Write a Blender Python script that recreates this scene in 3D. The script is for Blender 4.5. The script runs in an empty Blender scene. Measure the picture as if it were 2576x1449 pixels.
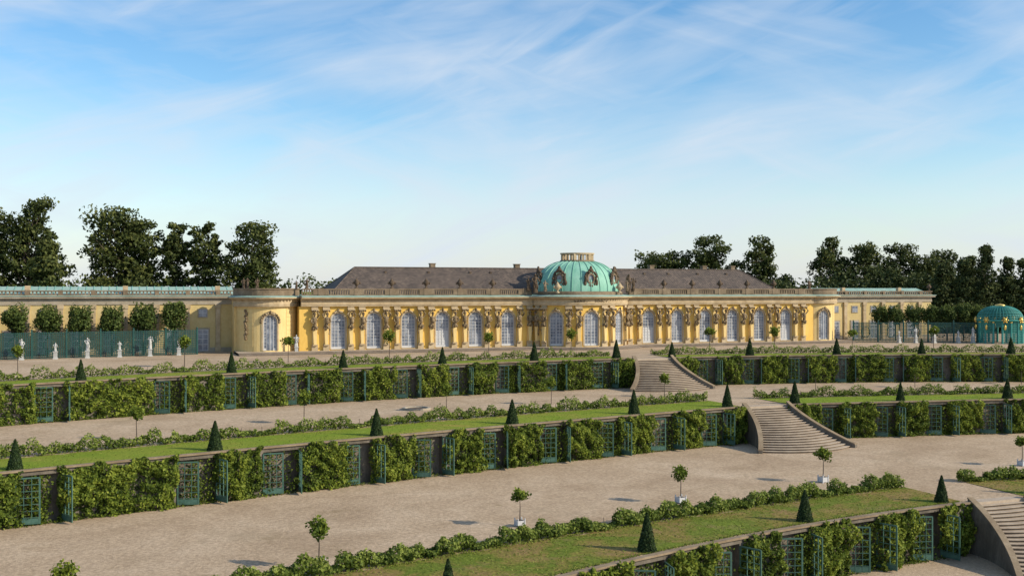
import bpy, math, random
import numpy as np
from mathutils import Vector, Matrix
random.seed(7); RNG=np.random.default_rng(7)
sc=bpy.context.scene
col=sc.collection
pi=math.pi
# ------------------------------------------------------------------ materials
def newmat(name):
    m=bpy.data.materials.new(name); m.use_nodes=True
    nt=m.node_tree; nt.nodes.clear()
    out=nt.nodes.new('ShaderNodeOutputMaterial')
    return m,nt,out
def ramp(nt,stops):
    r=nt.nodes.new('ShaderNodeValToRGB')
    e=r.color_ramp.elements
    e[0].position=stops[0][0]; e[0].color=(*stops[0][1],1)
    e[1].position=stops[-1][0]; e[1].color=(*stops[-1][1],1)
    for p,c in stops[1:-1]:
        x=e.new(p); x.color=(*c,1)
    return r
def noise(nt,scale,detail=6,rough=.6,vec=None,dist=0):
    n=nt.nodes.new('ShaderNodeTexNoise'); n.inputs['Scale'].default_value=scale
    n.inputs['Detail'].default_value=detail; n.inputs['Roughness'].default_value=rough
    n.inputs['Distortion'].default_value=dist
    if vec is not None: nt.links.new(vec,n.inputs['Vector'])
    return n
def surf(name,stops,scale=1.,fine=None,rough=.85,bump=.3,bscale=None,metal=0,stretch=None,finestr=.35,spec=.3):
    m,nt,out=newmat(name); L=nt.links.new
    tc=nt.nodes.new('ShaderNodeTexCoord'); vec=tc.outputs['Object']
    if stretch:
        mp=nt.nodes.new('ShaderNodeMapping'); mp.inputs['Scale'].default_value=stretch
        L(vec,mp.inputs['Vector']); vec=mp.outputs['Vector']
    a=noise(nt,scale,5,.6,vec); b=noise(nt,fine or scale*9,4,.7,vec)
    mx=nt.nodes.new('ShaderNodeMix'); mx.inputs['Factor'].default_value=finestr
    L(a.outputs['Fac'],mx.inputs[2]); L(b.outputs['Fac'],mx.inputs[3])
    r=ramp(nt,stops); L(mx.outputs[0],r.inputs['Fac'])
    p=nt.nodes.new('ShaderNodeBsdfPrincipled')
    p.inputs['Roughness'].default_value=rough; p.inputs['Metallic'].default_value=metal
    p.inputs['Specular IOR Level'].default_value=spec
    L(r.outputs['Color'],p.inputs['Base Color'])
    if bump:
        bn=noise(nt,bscale or scale*6,6,.7,vec); bu=nt.nodes.new('ShaderNodeBump')
        bu.inputs['Strength'].default_value=bump; bu.inputs['Distance'].default_value=.05
        L(bn.outputs['Fac'],bu.inputs['Height']); L(bu.outputs['Normal'],p.inputs['Normal'])
    L(p.outputs['BSDF'],out.inputs['Surface'])
    return m
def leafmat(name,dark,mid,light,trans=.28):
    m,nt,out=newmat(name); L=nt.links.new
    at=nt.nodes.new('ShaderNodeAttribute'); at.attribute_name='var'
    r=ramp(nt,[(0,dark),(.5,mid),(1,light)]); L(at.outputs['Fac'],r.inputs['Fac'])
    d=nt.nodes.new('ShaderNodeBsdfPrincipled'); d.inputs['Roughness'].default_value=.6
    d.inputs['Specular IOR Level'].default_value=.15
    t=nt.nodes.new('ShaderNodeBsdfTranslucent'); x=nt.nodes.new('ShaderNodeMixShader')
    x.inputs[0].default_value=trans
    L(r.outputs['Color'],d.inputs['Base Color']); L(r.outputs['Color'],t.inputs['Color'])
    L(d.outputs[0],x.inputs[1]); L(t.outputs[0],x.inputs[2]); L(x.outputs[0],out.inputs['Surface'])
    return m
M={}
M['yellow']=surf('yellow_plaster',[(.3,(.62,.385,.08)),(.5,(.74,.485,.12)),(.7,(.79,.55,.17))],.35,3,bump=.1,stretch=(1,1,.35))
M['paley']=surf('pale_plaster',[(.3,(.58,.415,.16)),(.5,(.70,.52,.225)),(.7,(.76,.595,.29))],.5,4,bump=.1,stretch=(1,1,.3))
M['stone']=surf('sandstone',[(.3,(.31,.23,.13)),(.5,(.45,.35,.215)),(.7,(.57,.465,.31))],1.2,8,bump=.3)
M['brown']=surf('crevice_shaded_sandstone',[(.36,(.045,.032,.018)),(.5,(.17,.12,.066)),(.64,(.40,.31,.19))],2.6,9,bump=.7)  # brown stone; dark noise tones paint in the shade of carved crevices
M['dbrown']=surf('dark_bronze_stone',[(.3,(.04,.028,.02)),(.5,(.10,.07,.045)),(.7,(.2,.15,.1))],2.2,9,bump=.6)
M['rail']=surf('balustrade_stone',[(.3,(.11,.08,.05)),(.5,(.19,.14,.09)),(.7,(.32,.25,.17))],.8,8,bump=.3)
M['copper']=surf('green_copper',[(.3,(.13,.34,.25)),(.5,(.22,.46,.355)),(.7,(.34,.56,.45))],.8,6,rough=.6,bump=.15,stretch=(1,1,.25))
M['wcopper']=surf('pale_green_copper',[(.3,(.20,.32,.26)),(.5,(.30,.43,.36)),(.7,(.42,.53,.46))],.8,6,rough=.6,bump=.15)
M['white']=surf('white_paint',[(.3,(.44,.45,.46)),(.7,(.58,.58,.58))],1,9,rough=.5,bump=.05)
M['marble']=surf('statue_marble',[(.3,(.28,.28,.27)),(.5,(.42,.42,.40)),(.7,(.55,.55,.53))],2,9,rough=.6,bump=.2)
M['glass']=surf('window_glass',[(.38,(.09,.11,.15)),(.5,(.20,.23,.28)),(.62,(.34,.36,.40))],.7,3,rough=.1,bump=0,spec=.6)
M['lattice']=surf('green_metalwork',[(.3,(.010,.05,.045)),(.7,(.024,.09,.078))],2,9,rough=.5,bump=.1)
M['door']=surf('green_door_paint',[(.3,(.035,.09,.07)),(.7,(.08,.16,.125))],2,9,rough=.5,bump=.1)
M['turq']=surf('turquoise_latticework',[(.3,(.03,.20,.18)),(.7,(.06,.30,.26))],2,9,rough=.5,bump=.1)
M['gold']=surf('gilding',[(.3,(.62,.40,.08)),(.7,(.85,.6,.18))],2,9,rough=.35,metal=.6,bump=.1)
M['conc']=surf('retaining_wall_stone',[(.3,(.07,.058,.045)),(.5,(.135,.115,.09)),(.7,(.24,.205,.165))],.8,7,bump=.4,stretch=(1,1,.5))
M['cap']=surf('wall_coping',[(.3,(.15,.105,.065)),(.5,(.235,.175,.11)),(.7,(.33,.26,.175))],.8,7,bump=.3)
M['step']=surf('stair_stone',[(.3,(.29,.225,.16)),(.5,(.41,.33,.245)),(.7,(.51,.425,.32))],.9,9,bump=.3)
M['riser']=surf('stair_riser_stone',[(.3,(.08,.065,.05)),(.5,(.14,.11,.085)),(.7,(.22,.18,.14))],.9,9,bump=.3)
M['bark']=surf('bark',[(.3,(.05,.04,.03)),(.7,(.13,.1,.075))],3,12,bump=.6)
M['wing']=surf('wing_plaster',[(.3,(.44,.33,.13)),(.5,(.54,.42,.19)),(.7,(.62,.5,.26))],.4,3,bump=.1)
M['grey']=surf('grey_stone',[(.3,(.24,.20,.145)),(.5,(.34,.29,.215)),(.7,(.44,.39,.31))],.8,7,bump=.2)
def tilemat():
    m,nt,out=newmat('roof_tiles'); L=nt.links.new
    tc=nt.nodes.new('ShaderNodeTexCoord')
    br=nt.nodes.new('ShaderNodeTexBrick'); br.inputs['Scale'].default_value=1
    br.inputs['Brick Width'].default_value=.32; br.inputs['Row Height'].default_value=.24
    br.inputs['Mortar Size'].default_value=.03
    br.inputs['Color1'].default_value=(.085,.066,.055,1); br.inputs['Color2'].default_value=(.18,.138,.112,1)
    br.inputs['Mortar'].default_value=(.035,.028,.024,1)
    cmb=nt.nodes.new('ShaderNodeCombineXYZ'); sp=nt.nodes.new('ShaderNodeSeparateXYZ')
    L(tc.outputs['Object'],sp.inputs[0]); ad=nt.nodes.new('ShaderNodeMath'); ad.operation='ADD'
    L(sp.outputs[0],cmb.inputs[0]); L(sp.outputs[1],ad.inputs[0]); L(sp.outputs[2],ad.inputs[1]); L(ad.outputs[0],cmb.inputs[1])
    L(cmb.outputs[0],br.inputs['Vector'])
    n=noise(nt,.6,6,.7,tc.outputs['Object']); r=ramp(nt,[(.3,(.55,.55,.55)),(.7,(1.3,1.25,1.15))]); L(n.outputs['Fac'],r.inputs[0])
    mx=nt.nodes.new('ShaderNodeMix'); mx.data_type='RGBA'; mx.blend_type='MULTIPLY'; mx.inputs[0].default_value=1
    L(br.outputs['Color'],mx.inputs[6]); L(r.outputs[0],mx.inputs[7])
    p=nt.nodes.new('ShaderNodeBsdfPrincipled'); p.inputs['Roughness'].default_value=.8
    L(mx.outputs[2],p.inputs['Base Color']); L(p.outputs[0],out.inputs[0]); return m
M['tile']=tilemat()
def groundmat(name,stops_big,stops_fine,sb,sf,bump,mids=()):
    m,nt,out=newmat(name); L=nt.links.new
    tc=nt.nodes.new('ShaderNodeTexCoord')
    a=noise(nt,sb,8,.65,tc.outputs['Object'],.6); ra=ramp(nt,stops_big); L(a.outputs['Fac'],ra.inputs[0])
    b=noise(nt,sf,6,.8,tc.outputs['Object']); rb=ramp(nt,stops_fine); L(b.outputs['Fac'],rb.inputs[0])
    mx=nt.nodes.new('ShaderNodeMix'); mx.data_type='RGBA'; mx.blend_type='MULTIPLY'; mx.inputs[0].default_value=1
    L(ra.outputs[0],mx.inputs[6]); L(rb.outputs[0],mx.inputs[7]); res=mx.outputs[2]
    for i,mid in enumerate(mids):
        mp=nt.nodes.new('ShaderNodeMapping'); mp.inputs['Location'].default_value=(i*7.3,i*3.1,0); mp.inputs['Rotation'].default_value=(0,0,.2*i); mp.inputs['Scale'].default_value=(mid[4],1,1); L(tc.outputs['Object'],mp.inputs['Vector'])
        c=noise(nt,mid[0],8,.8,mp.outputs[0],.4); rc=ramp(nt,[(mid[1],(0,0,0)),(mid[2],(1,1,1))]); L(c.outputs['Fac'],rc.inputs[0])
        m2=nt.nodes.new('ShaderNodeMix'); m2.data_type='RGBA'; L(rc.outputs[0],m2.inputs[0]); L(res,m2.inputs[6]); m2.inputs[7].default_value=(*mid[3],1); res=m2.outputs[2]
    p=nt.nodes.new('ShaderNodeBsdfPrincipled'); p.inputs['Roughness'].default_value=.95; p.inputs['Specular IOR Level'].default_value=.05
    bu=nt.nodes.new('ShaderNodeBump'); bu.inputs['Strength'].default_value=bump; bu.inputs['Distance'].default_value=.06
    L(b.outputs['Fac'],bu.inputs['Height']); L(bu.outputs[0],p.inputs['Normal'])
    L(res,p.inputs['Base Color']); L(p.outputs[0],out.inputs[0]); return m
M['gravel']=groundmat('gravel_ground',[(.3,(.375,.275,.18)),(.5,(.475,.36,.245)),(.7,(.55,.43,.305))],[(.3,(.56,.54,.52)),(.7,(1.30,1.30,1.30))],.14,4.5,.8,((.45,.56,.78,(.22,.165,.085),.5),(.9,.62,.80,(.60,.49,.38),.35),(.12,.56,.72,(.34,.26,.17),1.)))
M['grass']=groundmat('lawn_grass',[(.34,(.31,.25,.065)),(.44,(.22,.25,.04)),(.6,(.175,.24,.028)),(.7,(.23,.285,.045))],[(.3,(.55,.6,.5)),(.7,(1.35,1.35,1.3))],.22,5,1.,((.5,.58,.78,(.34,.28,.11),.6),))
M['drygrass']=groundmat('dry_lawn_grass',[(.38,(.27,.19,.08)),(.47,(.215,.185,.05)),(.55,(.135,.175,.03)),(.7,(.165,.215,.035))],[(.3,(.45,.45,.45)),(.7,(1.45,1.45,1.35))],.3,5,1.,((.5,.54,.68,(.25,.185,.085),.6),))
L_vine=leafmat('vine_leaves',(.030,.052,.010),(.12,.168,.022),(.28,.32,.045),.3)
L_hedge=leafmat('hedge_leaves',(.05,.08,.014),(.15,.20,.034),(.29,.33,.075),.3)
L_grass=leafmat('grass_blades',(.09,.12,.016),(.16,.20,.028),(.26,.28,.055),.3)
L_tree=leafmat('tree_leaves',(.022,.034,.011),(.066,.086,.024),(.155,.165,.045),.22)
L_lime=leafmat('lime_leaves',(.025,.045,.012),(.075,.11,.026),(.17,.20,.05),.25)
L_yew=leafmat('yew_leaves',(.012,.026,.009),(.028,.052,.016),(.06,.09,.025),.1)
L_con=leafmat('conifer_leaves',(.016,.028,.010),(.046,.066,.021),(.105,.12,.036),.18)
# ------------------------------------------------------------------ builders
def empty(name,loc=(0,0,0),parent=None):
    o=bpy.data.objects.new(name,None); col.objects.link(o); o.location=loc; o.parent=parent; return o
class MB:
    def __init__(s): s.v=[]; s.f=[]; s.m=[]; s.mats=[]; s.sm=[]
    def mi(s,m):
        m=M[m] if isinstance(m,str) else m
        if m not in s.mats: s.mats.append(m)
        return s.mats.index(m)
    def poly(s,pts,m,sm=False):
        b=len(s.v); s.v+= [tuple(p) for p in pts]; s.f.append(tuple(range(b,b+len(pts)))); s.m.append(s.mi(m)); s.sm.append(sm)
    def box(s,x0,x1,y0,y1,z0,z1,m,f=None):
        P=[(x0,y0,z0),(x1,y0,z0),(x1,y1,z0),(x0,y1,z0),(x0,y0,z1),(x1,y0,z1),(x1,y1,z1),(x0,y1,z1)]
        if f: P=[f(*p) for p in P]
        b=len(s.v); s.v+=P; k=s.mi(m)
        for q in ((0,3,2,1),(4,5,6,7),(0,1,5,4),(1,2,6,5),(2,3,7,6),(3,0,4,7)):
            s.f.append(tuple(b+i for i in q)); s.m.append(k); s.sm.append(False)
    def grid(s,rows,m,sm=False,closed=False):
        b=len(s.v); n=len(rows[0]); k=s.mi(m)
        for r in rows: s.v+= [tuple(p) for p in r]
        for i in range(len(rows)-1):
            for j in range(n if closed else n-1):
                j2=(j+1)%n
                s.f.append((b+i*n+j,b+i*n+j2,b+(i+1)*n+j2,b+(i+1)*n+j)); s.m.append(k); s.sm.append(sm)
    def lathe(s,prof,cx,cy,seg,m,sx=1,sy=1,sm=True,cz=0):
        rows=[[(cx+r*sx*math.cos(2*pi*j/seg),cy+r*sy*math.sin(2*pi*j/seg),z+cz) for j in range(seg)] for r,z in prof]
        s.grid(rows,m,sm,True)
    def ell(s,c,r,m,su=9,sv=6,rot=None):
        rows=[]
        for i in range(sv+1):
            t=-pi/2+pi*i/sv; row=[]
            for j in range(su):
                a=2*pi*j/su; p=Vector((r[0]*math.cos(t)*math.cos(a),r[1]*math.cos(t)*math.sin(a),r[2]*math.sin(t)))
                if rot: p=rot@p
                row.append((c[0]+p.x,c[1]+p.y,c[2]+p.z))
            rows.append(row)
        s.grid(rows,m,True,True)
    def tube(s,p0,p1,r0,r1,m,seg=7):
        p0=Vector(p0);p1=Vector(p1); d=(p1-p0)
        q=d.to_track_quat('Z','Y'); rows=[]
        for p,r in ((p0,r0),(p1,r1)):
            rows.append([tuple(p+q@Vector((r*math.cos(2*pi*j/seg),r*math.sin(2*pi*j/seg),0))) for j in range(seg)])
        s.grid(rows,m,True,True); s.poly(rows[1],m)
    def sweep(s,path,prof,m):
        rows=[[g(n,z) for n,z in prof] for g in path]
        s.grid(rows,m,False,True)
        s.poly(rows[0],m); s.poly(rows[-1][::-1],m)
    def obj(s,name,parent=None,loc=(0,0,0),link=True):
        me=bpy.data.meshes.new(name); me.from_pydata(s.v,[],s.f)
        for m in s.mats: me.materials.append(m)
        me.polygons.foreach_set('material_index',s.m); me.polygons.foreach_set('use_smooth',s.sm); me.update()
        if not link: return me
        o=bpy.data.objects.new(name,me); col.objects.link(o); o.parent=parent; o.location=loc; return o
def inst(name,me,loc,parent=None,rz=0,sc_=1):
    o=bpy.data.objects.new(name,me); col.objects.link(o); o.parent=parent; o.location=loc; o.rotation_euler=(0,0,rz)
    o.scale=(sc_,sc_,sc_) if not isinstance(sc_,tuple) else sc_
    return o
def leafmesh(name,P,size,var,mat,bias=None,bw=.8,extra=None):
    n=len(P); N=RNG.normal(size=(n,3)); N/=np.linalg.norm(N,axis=1)[:,None]
    if bias is not None: N=N+bias*bw
    N/=np.linalg.norm(N,axis=1)[:,None]+1e-9
    R=RNG.normal(size=(n,3)); T=np.cross(N,R); T/=np.linalg.norm(T,axis=1)[:,None]+1e-9
    B=np.cross(N,T); s=size[:,None]
    V=np.empty((n,4,3)); V[:,0]=P-T*s*.55; V[:,1]=P+B*s*.36+N*s*.08; V[:,2]=P+T*s*.55; V[:,3]=P-B*s*.36+N*s*.08
    me=bpy.data.meshes.new(name); me.vertices.add(4*n); me.vertices.foreach_set('co',V.reshape(-1).astype(np.float32))
    me.loops.add(4*n); me.loops.foreach_set('vertex_index',np.arange(4*n,dtype=np.int32))
    me.polygons.add(n); me.polygons.foreach_set('loop_start',np.arange(0,4*n,4,dtype=np.int32))
    me.polygons.foreach_set('loop_total',np.full(n,4,dtype=np.int32))
    me.materials.append(mat); me.update(calc_edges=True)
    a=me.attributes.new('var','FLOAT','FACE'); a.data.foreach_set('value',np.clip(var,0,1).astype(np.float32))
    return me
def link(name,me,parent=None,loc=(0,0,0)):
    o=bpy.data.objects.new(name,me); col.objects.link(o); o.parent=parent; o.location=loc; return o
def field(P,freqs,nper=5):
    """isotropic smooth random field: many plane waves in random directions"""
    P=np.asarray(P); out=np.zeros(len(P)); d=P.shape[1]
    for f,a in freqs:
        for j in range(nper):
            k=RNG.normal(size=d); k*=f*RNG.uniform(.7,1.3)/np.linalg.norm(k); out+=a*np.sin(P@k+RNG.uniform(0,6.28))/math.sqrt(nper)*1.4
    return out
# ------------------------------------------------------------------ terrain
Z=[0,-3.25,-6.6,-10.0]
CX=[-1.4,-.5,-1.8]
def wy(k,x):
    d=min(abs(x-CX[k]),75); r=x>CX[k]
    if k==0: return -20.6-((.04*d+.004*d*d) if r else .0027*d*d)
    if k==1: return -42-((.13*d) if r else .16*d)-.00115*d*d
    return -71.8-.04*d-.0045*d*d
def hy(k,x):
    if k<2: return wy(k,x)+(5.5,6.5)[k]
    d=min(abs(x-CX[2]),75); return -65-.13*d-.0014*d*d
xs=[-2500,-600,-250]+list(np.arange(-150,151,1.5))+[250,600,2500]
g=MB()
rows=[]
for x in xs:
    r=[(x,3500,0),(x,400,0),(x,20,0),(x,wy(0,x)+.7,0),(x,wy(0,x)+.65,Z[1]),(x,wy(1,x)+.7,Z[1]),(x,wy(1,x)+.65,Z[2]),(x,wy(2,x)+.7,Z[2]),(x,wy(2,x)+.65,Z[3]),(x,-150,Z[3]),(x,-2500,Z[3])]
    rows.append(r)
g.grid(rows,'gravel'); g.obj('ground')
b=MB(); b.grid([[(-2400,24,.02),(2400,24,.02)],[(-2400,3400,.02),(2400,3400,.02)]],'grass'); b.obj('lawn')
HW=2.4
for k in range(3):
    b=MB()
    for side in (-1,1):
        rows=[]
        X=np.arange(HW+.4,80,.6)
        for i,d in enumerate(X):
            x=CX[k]+side*d; jt=.1*math.sin(i*1.7)+.08*math.sin(i*.61)+random.uniform(-.05,.05)
            rows.append([(x,hy(k,x)-.45+jt,Z[k]+.02),(x,(hy(k,x)+wy(k,x))/2,Z[k]+.05),(x,wy(k,x)+.72,Z[k]+.02)])
        b.grid(rows,'drygrass' if k==2 else 'grass')
    b.obj('lawn_strip')
for k in range(3):
    n=(3000,6000,14000)[k]; xx=RNG.uniform(-70 if k<2 else -50,(60,42,12)[k],n); xx=xx[np.abs(xx-CX[k])>HW+.5]; n=len(xx)
    h0=np.array([hy(k,a) for a in xx]); w0=np.array([wy(k,a) for a in xx]); q=RNG.uniform(0,1,n)
    edge=RNG.uniform(0,1,n)<.5; q=np.where(edge,RNG.choice([0.02,.97],n)+RNG.normal(0,.02,n),q)
    P=np.stack([xx,w0+.5+(h0-w0-.7)*q,np.full(n,Z[k]+.06)],1)
    link('grass_tufts',leafmesh('grass_tufts',P,RNG.uniform(.06,.13,n),.5+RNG.normal(0,.22,n),L_grass,np.tile([.3,-.4,.8],(n,1)),1.2))
# ------------------------------------------------------------------ staircases
RUN=[6.0,8.3,8.3]
for k in range(3):
    e=empty('garden_staircase',(CX[k],wy(k,CX[k]),Z[k+1]))
    b=MB(); n=20; H=Z[k]-Z[k+1]; run=RUN[k]
    def w(t): return HW-.1+2.7*t**1.9
    for i in range(n-1):
        t0=i/n; t1=(i+1)/n
        zz=H*(1-t0)-H/n
        K=12; fr=[];bk=[]
        for j in range(K+1):
            q=-1+2*j/K
            yb=-run*t0*.82-1.6*t0*(1-q*q)
            yf=-run*t1*.82-1.6*t1*(1-q*q)
            bk.append((q*w(t0),yb+.1)); fr.append((q*w(t1),yf))
        b.grid([[(x,y,zz) for x,y in bk],[(x,y,zz) for x,y in fr],[(x,y,zz-.045) for x,y in fr],[(x*.999,y+.09,zz-.05) for x,y in fr]],'step')
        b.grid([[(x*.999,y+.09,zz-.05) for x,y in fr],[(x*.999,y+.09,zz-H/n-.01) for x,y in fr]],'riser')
    b.box(-HW+.1,HW-.1,-.06,.75,H-.2,H+.012,'step')
    b.obj('steps',e)
    for sd in (-1,1):
        b=MB(); rows=[]
        for i in range(25):
            t=i/24; x=w(t); y=-run*t*.82
            zt=max(H*(1-t)+.28,.3)
            rows.append([(sd*x,y,-.05),(sd*x,y,zt),(sd*(x+.34),y+.12,zt),(sd*(x+.34),y+.12,-.05)])
        b.grid(rows,'conc',False,True); b.poly(rows[-1],'conc')
        rows=[[(p[1][0]-sd*.04,p[1][1],p[1][2]+.003),(p[1][0]-sd*.04,p[1][1],p[1][2]+.1),(p[2][0]+sd*.04,p[2][1],p[2][2]+.1),(p[2][0]+sd*.04,p[2][1],p[2][2]+.003)] for p in rows]
        b.grid(rows,'cap',False,True); b.poly(rows[-1],'cap')
        b.obj('flank_wall',e)
# ------------------------------------------------------------------ terrace walls with niches, doors, vines
def doormesh():
    b=MB(); W=1.35; Hh=2.85
    for x in (0,W/3,2*W/3,W): 
        t=.05 if x in (0,W) else .018
        b.box(x-t,x+t,-.03,.03,0,Hh,'door')
    for i in range(8):
        z=Hh*i/7; t=.045 if i in (0,7) else .018
        b.box(0,W,-.025,.025,z-t if i else .0,z+t,'door')
    b.box(.05,W-.05,-.02,.02,.05,.35,'door')
    return b.obj('door_leaf',link=False)
door=doormesh()
def build_wall(k,xl,xr):
    e=empty('terrace_wall',(0,0,0))
    zt=Z[k]; zb=Z[k+1]; H=zt-zb
    b=MB(); cap=MB()
    P=[];SZ=[];VA=[];BI=[]
    def frame(x):
        y=wy(k,x); y2=wy(k,x+.01); t=Vector((.01,y2-y,0)).normalized(); n=Vector((t.y,-t.x,0)); return Vector((x,y,0)),t,n
    for side in (-1,1):
        x=CX[k]+side*(HW+.3); kind='v'; first=True; end=xl if side<0 else xr; wide=False
        cs=[]
        while (x>end if side<0 else x<end):
            if kind=='v':
                wd=2.6 if first else 3.05
                if side<0 and (-54.5 if k<2 else -99)>x and not wide: wd=6.8; wide=True
            else: wd=2.8
            x2=x+side*wd
            a,c=(x,x2) if side>0 else (x2,x)
            cs.append((a,c,kind)); x=x2; kind='n' if kind=='v' else 'v'; first=False
        for a,c,kind in cs:
            p0,_,_=frame(a); p1,_,_=frame(c); t=(p1-p0).normalized(); n=Vector((t.y,-t.x,0)); Lh=(p1-p0).length
            f=lambda s,nn,z,p0=p0,t=t,n=n:(p0.x+t.x*s+n.x*nn,p0.y+t.y*s+n.y*nn,z)
            base=np.array([p0.x,p0.y,zb]); T=np.array(t); N=np.array(n)
            if kind=='v':
                b.box(0,Lh,-.62,0,zb-.1,zt-.01,'conc',f)
                dens=(180,290,290)[k]
                lo,hi=(.16,.26) if k==0 else (.13,.25)
                nl=int((Lh+.9)*(H+.3)*dens)
                eL,eR=random.uniform(.15,.6),random.uniform(.15,.55)
                s=RNG.uniform(-eL,Lh+eR,nl); z=RNG.uniform(0,1,nl)**.92*(H+.22)
                SP=np.stack([s,z],1)
                lump=field(SP,[(1.7,.6),(4.2,.5),(8.5,.35)])
                thick=.42+.24*lump+ .14*np.sin(z/H*pi)+random.uniform(-.1,.18)
                fill=RNG.uniform(0,1,nl)
                thick=np.clip(thick,.08,1.15)
                wob=field(SP,[(2.2,.22),(6,.12)])
                dl=np.minimum(s+eL-wob,Lh+eR-s+wob*.8)
                edge=np.clip(dl/.35,0.2,1)
                nn=thick*edge*(1-fill**2*.75)
                nn=np.where(z>H-.05,np.maximum(nn,.18),nn)
                keep=(dl>0)&((lump>-1.15)|(RNG.uniform(0,1,nl)<.3))
                tb=field(SP[:,:1],[(2.4,.13),(7,.09)])
                keep&=(z>.12+tb)|(RNG.uniform(0,1,nl)<.35)
                keep&=(z<H+.03+field(SP[:,:1],[(2.6,.13),(7,.08)]))
                s,z,nn,lump,fill=s[keep],z[keep],nn[keep],lump[keep],fill[keep]
                P.append(base+np.outer(s,T)+np.outer(nn,N)+np.outer(z,[0,0,1]))
                tone=random.uniform(-.12,.12)
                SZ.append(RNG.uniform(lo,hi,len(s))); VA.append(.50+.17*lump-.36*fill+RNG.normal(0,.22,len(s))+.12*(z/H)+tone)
                BI.append(np.tile(N*1+np.array([0,0,.5]),(len(s),1)))
            else:
                b.box(0,Lh,-.62,-.5,zb-.1,zt-.01,'conc',f)
                b.box(0,.12,-.5,.0,zb-.1,zt-.01,'conc',f); b.box(Lh-.12,Lh,-.5,.0,zb-.1,zt-.01,'conc',f)
                b.box(.12,Lh-.12,-.5,.0,zt-.28,zt-.01,'conc',f)
                for kk in range(2):
                    nl=int(380*random.uniform(.3,1.7)); cxs=random.uniform(.5,2.4)
                    s=np.clip(RNG.normal(cxs,.4,nl),.1,Lh-.1); z=RNG.uniform(0,1,nl)**1.4*2.95+.05; nn=RNG.uniform(-.45,.35,nl)
                    P.append(base+np.outer(s,T)+np.outer(nn,N)+np.outer(z,[0,0,1]))
                    SZ.append(RNG.uniform(.13,.22,nl)); VA.append(.38+RNG.normal(0,.22,nl)); BI.append(np.tile(N,(nl,1)))
                base_a=math.atan2(t.y,t.x)
                q=f(.12,.06,zb+.12); inst('door_leaf',door,q,e,base_a-math.radians(random.uniform(10,44)))
                q=f(Lh-.12,.06,zb+.12); inst('door_leaf',door,q,e,base_a+pi+math.radians(random.uniform(60,108)))
        rows=[]
        dd=np.arange(HW+.3,(CX[k]-xl) if side<0 else (xr-CX[k]),1.0)
        for d in dd:
            x=CX[k]+side*d; y=wy(k,x)
            rows.append([(x,y-.16,zt+.0),(x,y-.16,zt+.12+random.uniform(-.015,.015)),(x,y+.24,zt+.12),(x,y+.24,zt+.0)])
        cap.grid(rows,'cap',False,True)
        nl=int(len(dd)*40); d=RNG.uniform(HW+1,dd[-1],nl); xx=CX[k]+side*d; yy=np.array([wy(k,a) for a in xx])-.1-np.abs(RNG.normal(0,.22,nl))
        P.append(np.stack([xx,yy,zb+np.abs(RNG.normal(0,.1,nl))],1)); SZ.append(RNG.uniform(.08,.16,nl)); VA.append(.45+RNG.normal(0,.2,nl)); BI.append(np.tile([0,-.5,.6],(nl,1)))
    b.obj('wall_stone',e); cap.obj('coping',e)
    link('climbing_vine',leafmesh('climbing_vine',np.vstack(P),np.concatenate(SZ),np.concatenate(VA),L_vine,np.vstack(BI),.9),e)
build_wall(0,-78,62); build_wall(1,-78,44); build_wall(2,-60,14)
# ------------------------------------------------------------------ low vine hedges
def hedge(k,xa,xb):
    Ls=abs(xb-xa); dens=(170,280,520)[k]
    n=int(Ls*dens); x=RNG.uniform(xa,xb,n); X1=x[:,None]
    hgt=np.clip(.72+field(X1,[(.5,.1),(1.8,.14),(4.5,.14)]),.3,1.2)
    gap=field(X1,[(.9,.7),(2.3,.4)])
    hgt*=np.where(gap>1.25,.4,1)
    th=RNG.uniform(0,2*pi,n); r=np.sqrt(RNG.uniform(.2,1,n))*(1+RNG.normal(0,.14,n))
    yy=np.array([hy(k,a) for a in x])+np.cos(th)*r*np.clip(.5+field(X1,[(1.9,.12),(4.7,.1)]),.2,.9)
    z=Z[k]+.08+hgt*(.5+.5*np.sin(th)*r)
    P=np.stack([x,yy,z],1)
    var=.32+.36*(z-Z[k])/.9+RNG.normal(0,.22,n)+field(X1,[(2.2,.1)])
    bias=np.stack([np.zeros(n),np.cos(th),np.sin(th)+.4],1)
    e=empty('grapevine_hedge',(0,0,0))
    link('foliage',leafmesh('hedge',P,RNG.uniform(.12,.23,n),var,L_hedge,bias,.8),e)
    b=MB()
    for xx in np.arange(xa+.5,xb,1.6): b.tube((xx,hy(k,xx),Z[k]),(xx+random.uniform(-.05,.05),hy(k,xx),Z[k]+.7),.025,.02,'bark',5)
    b.obj('vine_stems',e)
for k in range(3):
    hedge(k,-78,CX[k]-HW-.6); hedge(k,CX[k]+HW+.2,(60,42,14)[k])
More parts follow.
